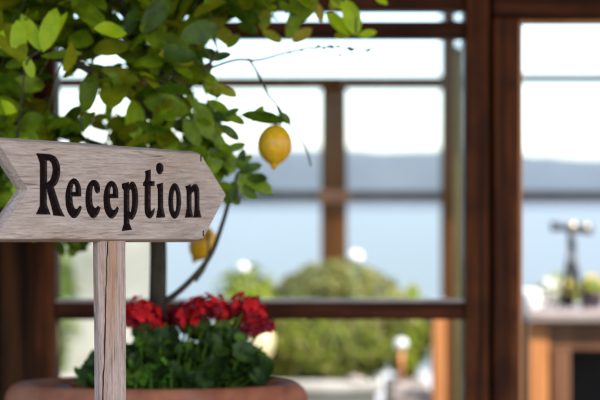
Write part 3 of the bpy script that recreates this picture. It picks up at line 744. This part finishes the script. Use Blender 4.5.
for _ in range(760):
    px = random.uniform(88, 264); D = PY + random.uniform(-0.085, 0.10)
    t_ = gtop(px) + 6
    py = t_ + (380 - t_) * random.random() ** 0.8
    if any((px - a_) ** 2 + (py - b_) ** 2 < (r_ + 4) ** 2 for a_, b_, r_ in ((127, 337, 8), (181, 337, 7), (194, 341, 6), (231, 358, 7), (208, 354, 5), (246, 343, 3))): continue
    c = at(px, py, D)
    if c.z < rimz - 0.01: c.z = rimz + random.uniform(0, 0.03)
    nr = Vector((random.uniform(-.6, .6), random.uniform(-1.2, .1), random.uniform(.2, 1)))
    gleaf(fb, c, nr, random.uniform(.011, .026), random.choices((0, 1), (5, 1))[0])
    if random.random() < 0.4:
        s0 = Vector((c.x * 0.75 + pc.x * 0.25, D * 0.5 + PY * 0.5, rimz - 0.03))
        tube(sb, [s0, s0.lerp(c, 0.6) + Vector((0, 0, .01)), c], 0.0022, 5, 0, False)
def bloom(px, py, rp, dark, D):
    c = at(px, py, D); r = rp * K * D
    bmf = bmesh.new()
    for _ in range(int(16 + rp * 2.6)):
        d = rvec(); d.z = d.z * 0.8 + 0.15; d.normalize()
        fc = c + Vector((d.x * 1.12, d.y, d.z * 0.85)) * r * random.uniform(0.5, 1.22)
        nn = (d + rvec() * 0.35).normalized(); a = nn.orthogonal().normalized(); b = nn.cross(a); a0 = random.random() * 6
        mi = 1 if random.random() < dark + 0.12 else 0
        for k in range(5):
            an = a0 + k * 1.2566; ax = a * math.cos(an) + b * math.sin(an); sx = -a * math.sin(an) + b * math.cos(an)
            sz = random.uniform(.0065, .0125)
            vs_ = [bmf.verts.new(fc), bmf.verts.new(fc + ax * sz * 0.65 + sx * sz * .45 + nn * sz * .25), bmf.verts.new(fc + ax * sz * 1.1 + nn * sz * .12), bmf.verts.new(fc + ax * sz * .65 - sx * sz * .45 + nn * sz * .25)]
            f = bmf.faces.new(vs_); f.material_index = mi
    obj("flower_head", bmf, [M['petal'], M['petal_dark']], ger)
    s0 = Vector((c.x * 0.6 + pc.x * 0.4, PY, rimz - 0.02))
    tube(sb, [s0, s0.lerp(c, 0.5) + Vector((0, 0, .012)), c], [.004, .003, .0025], 6, 0, False)
for a_ in ((140, 314, 17, .1, 2.92), (151, 323, 13, .35, 2.95), (132, 318, 11, .2, 3.0), (172, 318, 11, .75, 3.06), (193, 314, 16, .25, 2.93), (208, 309, 15, .1, 2.92), (220, 311, 12, .6, 3.0), (246, 305, 12, .1, 2.93), (252, 315, 12, .2, 2.95), (248, 327, 13, .75, 2.97), (264, 327, 9, .6, 2.99), (187, 322, 10, .6, 2.98)):
    bloom(*a_)
obj("foliage", fb, [M['ger_leaf'], M['ger_light']], ger)
obj("stems", sb, M['ger_light'], ger)
# bright herb at the front left of the planter
hx = at(112, 0, 2.92).x
herb = thing("herb_plant", "small bright green herb at the front left edge of the planter", "plant", (at(76, 0, 2.92).x, 2.92, rimz - 0.03))
bm = bmesh.new(); b2 = bmesh.new()
for _ in range(60):
    px = random.choice((random.uniform(72, 98), random.uniform(126, 150), random.uniform(150, 172))); D = 2.92 + random.uniform(-.03, .03)
    py = random.uniform(364, 384); c = at(px, py, D)
    d = rvec(); d.z = abs(d.z) * .7; d.normalize()
    leaf(bm, c, c + d * random.uniform(.014, .026), .011, (0.1, -.6, .8), 0, .1, .1)
    if random.random() < .3: tube(bm, [Vector((c.x, D, rimz - .035)), c], .0014, 5, 0, False)
obj("leaves", bm, M['herb'], herb); b2.free()

# ------------------------------------------------------------------ the arrow sign
SC = 1.4
P0 = Vector((-300 * K * 1.504 * SC, 1.504 * SC, 0))
P1 = Vector((-100 * K * 1.729 * SC, 1.729 * SC, 0))
dvec = (P1 - P0).normalized(); ang = math.atan2(dvec.y, dvec.x)
nback = Vector((-math.sin(ang), math.cos(ang), 0))
def onplane(px, py):
    d = Vector(((px - 300) * K, 1, -(py - 200) * K)); o_ = Vector((0, 0, H))
    s = (P0 - o_).dot(nback) / d.dot(nback)
    return o_ + d * s
pm = onplane(110, 243)
sign = thing("reception_sign", "weathered wooden arrow sign carved Reception on a square post", "sign", (pm.x, pm.y, 0), ang)
def loc2(px, py):
    v = onplane(px, py) - Vector((pm.x, pm.y, 0))
    return Vector((v.dot(dvec), v.z))
def path(spec, sub=5):
    """closed outline; 3-tuples are corners, 2-tuples are smooth points"""
    n = len(spec); cs = [i for i, p in enumerate(spec) if len(p) == 3]
    out = []
    if not cs:
        P = [Vector(p) for p in spec]
        for i in range(n):
            p0, p1, p2, p3 = P[i-1], P[i], P[(i+1) % n], P[(i+2) % n]
            for s in range(sub):
                t_ = s / sub
                out.append(0.5 * ((2*p1) + (p2-p0)*t_ + (2*p0-5*p1+4*p2-p3)*t_*t_ + (3*p1-p0-3*p2+p3)*t_**3))
        return out
    for k, i in enumerate(cs):
        j = cs[(k + 1) % len(cs)]
        idx = [i]; m_ = i
        while True:
            m_ = (m_ + 1) % n; idx.append(m_)
            if m_ == j: break
        pts = [Vector(spec[q_][:2]) for q_ in idx]
        if len(pts) == 2: out.append(pts[0])
        else: out += crspline(pts, sub)[:-1]
    return out
c = 1
E = [(80.7, 195.8, c), (80.4, 188), (77.8, 181.5), (73.6, 179.0), (69, 183), (66.3, 192), (66, 200), (67.5, 210), (72, 216.8), (76, 216.8), (79.4, 212.5), (81.2, 207.5, c), (80, 206.2, c), (77.8, 209.2), (75.3, 209.5), (73, 206), (72, 200), (71.9, 195.8, c)]
Eh = [(71.9, 192.6, c), (72.2, 187), (73.6, 183.4), (75.2, 184.6), (76.0, 188.5), (76.0, 192.6, c)]
def shift(g, x0, x1, y0, y1, X0, X1, Y0, Y1):
    return [((p[0] - x0) / (x1 - x0) * (X1 - X0) + X0, (p[1] - y0) / (y1 - y0) * (Y1 - Y0) + Y0) + tuple(p[2:]) for p in g]
def ell(cx_, cy_, rx, ry): return [(cx_ + rx * math.cos(a_ * math.pi / 6), cy_ + ry * math.sin(a_ * math.pi / 6)) for a_ in range(12)]
GLYPHS = [
 [(37, 154, c), (44, 154.4), (51, 155.2), (56.3, 158.5), (59.3, 166), (59.3, 175), (57, 182.5), (53.2, 186.8, c), (57, 199), (60, 208), (63.8, 215.8, c), (53.6, 214.8, c), (52.2, 208), (49.2, 197), (47, 188.6, c), (46.3, 188.6, c), (46.4, 205, c), (49.8, 214, c), (36.8, 213.6, c), (40.2, 206.5, c), (40.4, 170), (40, 161.5, c)],
 [(46.4, 159.8, c), (50, 160.4), (52.6, 165), (52.8, 173), (50.6, 180), (46.6, 183.6, c)],
 E, Eh,
 [(99.3, 191.5, c), (97, 192.8), (95.3, 190.3), (94.4, 186.2), (93, 185.6), (91.9, 190), (91.6, 199), (93, 206.5), (95.6, 208.6), (98, 206.6, c), (100, 208, c), (98.5, 212.5), (95, 217), (91.3, 216.6), (87.5, 210.5), (86, 201), (86.6, 191), (89, 184), (93, 180.6), (97, 182), (99.4, 186.5)],
 shift(E, 66, 81.2, 179, 216.8, 104, 118.3, 181.5, 217.3), shift(Eh, 66, 81.2, 179, 216.8, 104, 118.3, 181.5, 217.3),
 [(122.3, 184.3, c), (128.4, 182.8, c), (128.7, 186, c), (131.2, 182.6), (134.2, 183.2), (137, 190), (137.7, 200), (136.4, 211), (133, 218.4), (130.5, 218.8), (128.9, 216.8, c), (129, 224, c), (131.4, 229.3, c), (122.4, 230.3, c), (124.2, 224, c), (124.2, 190, c), (122.3, 187.5, c)],
 [(128.9, 190.8, c), (130.6, 188.4), (132, 191.4), (132.5, 200), (131.8, 209.5), (130.5, 212.8), (128.9, 210.8, c)],
 [(150.3, 170.2, c), (150.3, 181.6, c), (154.2, 181.8, c), (154, 185.6, c), (150.3, 185.4, c), (150.2, 206), (151, 211.2), (152.6, 211, c), (154.2, 209.2, c), (153.5, 213.5), (151, 217.3), (148, 217.2), (145.5, 213), (145, 205), (145.1, 185.4, c), (143.4, 185.4, c), (143.6, 182.8, c), (145.2, 180.6), (146, 176), (145.6, 171.5, c)],
 [(157, 185, c), (162.6, 183.4, c), (162.7, 207, c), (164.8, 216.8, c), (156.6, 217.2, c), (158.4, 207, c), (158.3, 189.5, c)],
 [(159.4, 163.4), (162.2, 165), (163, 169), (161, 173.2), (158.3, 173.2), (156.5, 169), (157, 165)],
 ell(174.7, 201, 6.0, 17.2), ell(174.8, 201, 2.1, 11.4),
 [(185.8, 186.8, c), (190.5, 185, c), (190.9, 188.6, c), (193.3, 185.2), (196.4, 185), (198.6, 189), (199, 195), (199, 209, c), (200.9, 216.8, c), (193.8, 217.2, c), (194.9, 209, c), (194.9, 198), (194.3, 192), (193, 191), (191.1, 194, c), (191.1, 209, c), (192.8, 216.8, c), (185.4, 217.2, c), (187.1, 209, c), (187, 190.5, c)],
 [(200.2, 154.5, c), (201.6, 154.8, c), (201.5, 161.5, c), (200.3, 161.3, c)],
 [(202.6, 230.5, c), (203.9, 230.6, c), (204.2, 236.5, c), (202.8, 236.5, c)],
]
OUT = [(-8.5, 136.0), (0, 136.8), (50, 140.1), (100, 143.8), (150, 147.5), (196, 151.0), (202.5, 152.6), (227.6, 193.2), (227.9, 195.2), (227.4, 197.3), (204.5, 240.8), (198, 242.3), (150, 242.4), (100, 242.4), (50, 242.3), (-9.5, 242.2), (0, 226.5), (23.4, 192.3), (24.9, 189.6), (23.2, 187.0), (0, 151)]
outl = [loc2(*p) for p in OUT]
area = sum(outl[i].x * outl[(i+1) % len(outl)].y - outl[(i+1) % len(outl)].x * outl[i].y for i in range(len(outl)))
if area < 0: outl.reverse()
def inset(poly, dd):
    n = len(poly); r = []
    for i in range(n):
        a, b, e = poly[i-1], poly[i], poly[(i+1) % n]
        d1 = (b - a).normalized(); d2 = (e - b).normalized()
        n1 = Vector((-d1.y, d1.x)); n2 = Vector((-d2.y, d2.x)); m_ = (n1 + n2); m_.normalize()
        r.append(b + m_ * dd / max(0.35, m_.dot(n1)))
    return r
BV, TH, DEP = 0.0054, 0.0235, 0.0045
COUNTER = {1, 3, 6, 8, 13}
loops, floors = [], []
for gi, g in enumerate(GLYPHS):
    lp = [loc2(p.x, p.y) for p in path(g)]
    ar = sum(lp[i].x * lp[(i+1) % len(lp)].y - lp[(i+1) % len(lp)].x * lp[i].y for i in range(len(lp)))
    if ar < 0: lp.reverse()
    sg = -1 if gi in COUNTER else 1
    if gi < 15: lp = inset(lp, -0.0012 * sg)
    loops.append(lp); floors.append(inset(lp, (0.0013 if gi < 15 else 0.0003) * sg))
inner = inset(outl, BV)
V2, E2 = [], []
for lp in [inner] + loops:
    s0 = len(V2); V2 += lp; E2 += [(s0 + i, s0 + (i + 1) % len(lp)) for i in range(len(lp))]
co, ed, fa, ov, oe, of = delaunay_2d_cdt(V2, E2, [], 0, 1e-7)
def inpoly(p, poly):
    r = False; j = len(poly) - 1
    for i in range(len(poly)):
        a, b = poly[i], poly[j]
        if (a.y > p.y) != (b.y > p.y) and p.x < (b.x - a.x) * (p.y - a.y) / (b.y - a.y) + a.x: r = not r
        j = i
    return r
bm = bmesh.new(); lt = bmesh.new()
v3 = [bm.verts.new((v.x, 0, v.y)) for v in co]
def incount(p, lps):
    r = False
    for lp in lps:
        if inpoly(p, lp): r = not r
    return r
for f in fa:
    cc = (co[f[0]] + co[f[1]] + co[f[2]]) / 3
    if inpoly(cc, inner) and not incount(cc, loops): bm.faces.new([v3[i] for i in f])
VF, EF = [], []
for lp in floors:
    s0 = len(VF); VF += lp; EF += [(s0 + i, s0 + (i + 1) % len(lp)) for i in range(len(lp))]
cf, _, ff, *_r = delaunay_2d_cdt(VF, EF, [], 0, 1e-7)
lf = [lt.verts.new((v.x, DEP, v.y)) for v in cf]
for f in ff:
    cc = (cf[f[0]] + cf[f[1]] + cf[f[2]]) / 3
    if incount(cc, floors): lt.faces.new([lf[i] for i in f]).material_index = 0
for lp, fl in zip(loops, floors):
    for i in range(len(lp)):
        a, b, a2, b2 = lp[i], lp[(i+1) % len(lp)], fl[i], fl[(i+1) % len(lp)]
        lt.faces.new([lt.verts.new(q_) for q_ in ((a.x, 0.0, a.y), (b.x, 0.0, b.y), (b2.x, DEP, b2.y), (a2.x, DEP, a2.y))]).material_index = 1
rings = [[bm.verts.new((p.x, 0, p.y)) for p in inner]]
for ins_, y_ in ((0.0047, 0.0007), (0.0010, 0.0088), (0.0003, 0.0105), (0.0, 0.0125)):
    rings.append([bm.verts.new((p.x, y_, p.y)) for p in inset(outl, ins_)])
rings.append([bm.verts.new((p.x, TH - 0.002, p.y)) for p in outl])
rings.append([bm.verts.new((p.x, TH, p.y)) for p in inset(outl, 0.002)])
for r0, r1 in zip(rings, rings[1:]):
    for i in range(len(r0)): bm.faces.new((r0[i], r0[(i+1) % len(r0)], r1[(i+1) % len(r0)], r1[i]))
bm.faces.new(rings[-1])
bmesh.ops.remove_doubles(bm, verts=list(bm.verts), dist=1e-6)
for v in [v for v in bm.verts if not v.link_faces]: bm.verts.remove(v)
bmesh.ops.recalc_face_normals(bm, faces=list(bm.faces))
for v in [v for v in lt.verts if not v.link_faces]: lt.verts.remove(v)
board = obj("board", bm, M['board'], sign, local=True)
let = obj("lettering", lt, [M['carved'], M['carved_wall']], board, local=True); let["label"] = "dark carved letters reading Reception"
# post: a slat standing under the board, its edges worn, one long check down the face
pz = loc2(110, 242.4).y + 0.002
u0, u1 = loc2(102.3, 245).x, loc2(127.8, 245).x
def wob(z, k): return 0.0009 * noise.noise(Vector((z * 9, k * 7.3, 0))) + 0.0004 * noise.noise(Vector((z * 45, k * 3.1, 1)))
bm = bmesh.new(); sec = []; wear = bm.verts.layers.float.new("wear")
yb = 0.0040; yt = 0.0225; NZ = 420; NF = 14
for j in range(NZ + 1):
    z = pz - pz * j / NZ; dn = pz - z; s_ = min(1.0, dn / 0.26)
    L_ = u0 + 0.0036 * s_ + wob(z, 0); R_ = u1 + 0.0012 * s_ + wob(z, 1); wd = R_ - L_
    fr = 0.29 - 0.25 * s_ + 0.035 * noise.noise(Vector((z * 22, 5, 0))) + 0.018 * noise.noise(Vector((z * 80, 9, 0)))
    fr = max(fr, 0.05 + 0.01 * noise.noise(Vector((z * 30, 2, 0))))
    kx = L_ + wd * fr
    kw = max(0.00015, 0.00055 + 0.0007 * noise.noise(Vector((z * 26, 2, 0))))
    e0 = yb + 0.0045 + wob(z, 6)                       # the split-off left edge sits lower
    row = [(L_, yt, 0), (L_, e0 + 0.003, 0), (L_ + (kx - kw - L_) * .3, e0, 0), (L_ + (kx - kw - L_) * .7, e0 - .0016, 0), (kx - kw, e0 - 0.0026, 0.1), (kx, yb + 0.0075, 0), (kx + kw, yb + .0006, .7)]
    for q_ in range(1, NF + 1):
        f_ = q_ / NF; xx = kx + kw + (R_ - 0.0022 - kx - kw) * f_
        w_ = max(0.0, 1 - abs(f_ - 0.28) / 0.36) * 1.9
        w_ = min(1.0, w_) * max(0.12, 1 - max(0.0, (dn - 0.10 - 0.07 * noise.noise(Vector((f_ * 6, 3, 0)))) / 0.10))
        row.append((xx, yb + 0.0007 * noise.noise(Vector((xx * 260, z * 5, 2))) + 0.0004 * noise.noise(Vector((xx * 700, z * 14, 8))), w_ * (0.75 + 0.5 * noise.noise(Vector((xx * 200, z * 12, 4))))))
    row += [(R_ - .0007, yb + .0008, .05), (R_, yb + .0025, 0), (R_, yt, 0)]
    vr = []
    for x_, y_, w_ in row:
        v = bm.verts.new((x_, y_, z)); v[wear] = max(0.0, w_); vr.append(v)
    sec.append(vr)
for s0, s1 in zip(sec, sec[1:]):
    for i in range(len(s0)): bm.faces.new((s0[i], s0[(i+1) % len(s0)], s1[(i+1) % len(s0)], s1[i])).material_index = {4: 1, 5: 1}.get(i, 0)
bm.faces.new(sec[0]); bm.faces.new(sec[-1][::-1])
bmesh.ops.recalc_face_normals(bm, faces=list(bm.faces))
obj("post", bm, [M['post'], M['crack']], sign, local=True)

# ------------------------------------------------------------------ sea haze
HAZE = 0.000015
bm = bmesh.new(); box(bm, (-9500, -60, -52), (9500, 13600, 420))
m = bpy.data.materials.new("haze_air"); m.use_nodes = True; N = m.node_tree.nodes; N.clear()
vo = N.new("ShaderNodeVolumePrincipled"); vo.inputs['Color'].default_value = (0.86, 0.92, 1.0, 1); vo.inputs['Density'].default_value = HAZE; vo.inputs['Anisotropy'].default_value = 0.0
ou = N.new("ShaderNodeOutputMaterial"); m.node_tree.links.new(vo.outputs[0], ou.inputs['Volume'])
hz = obj("haze", bm, m); hz["kind"] = "stuff"
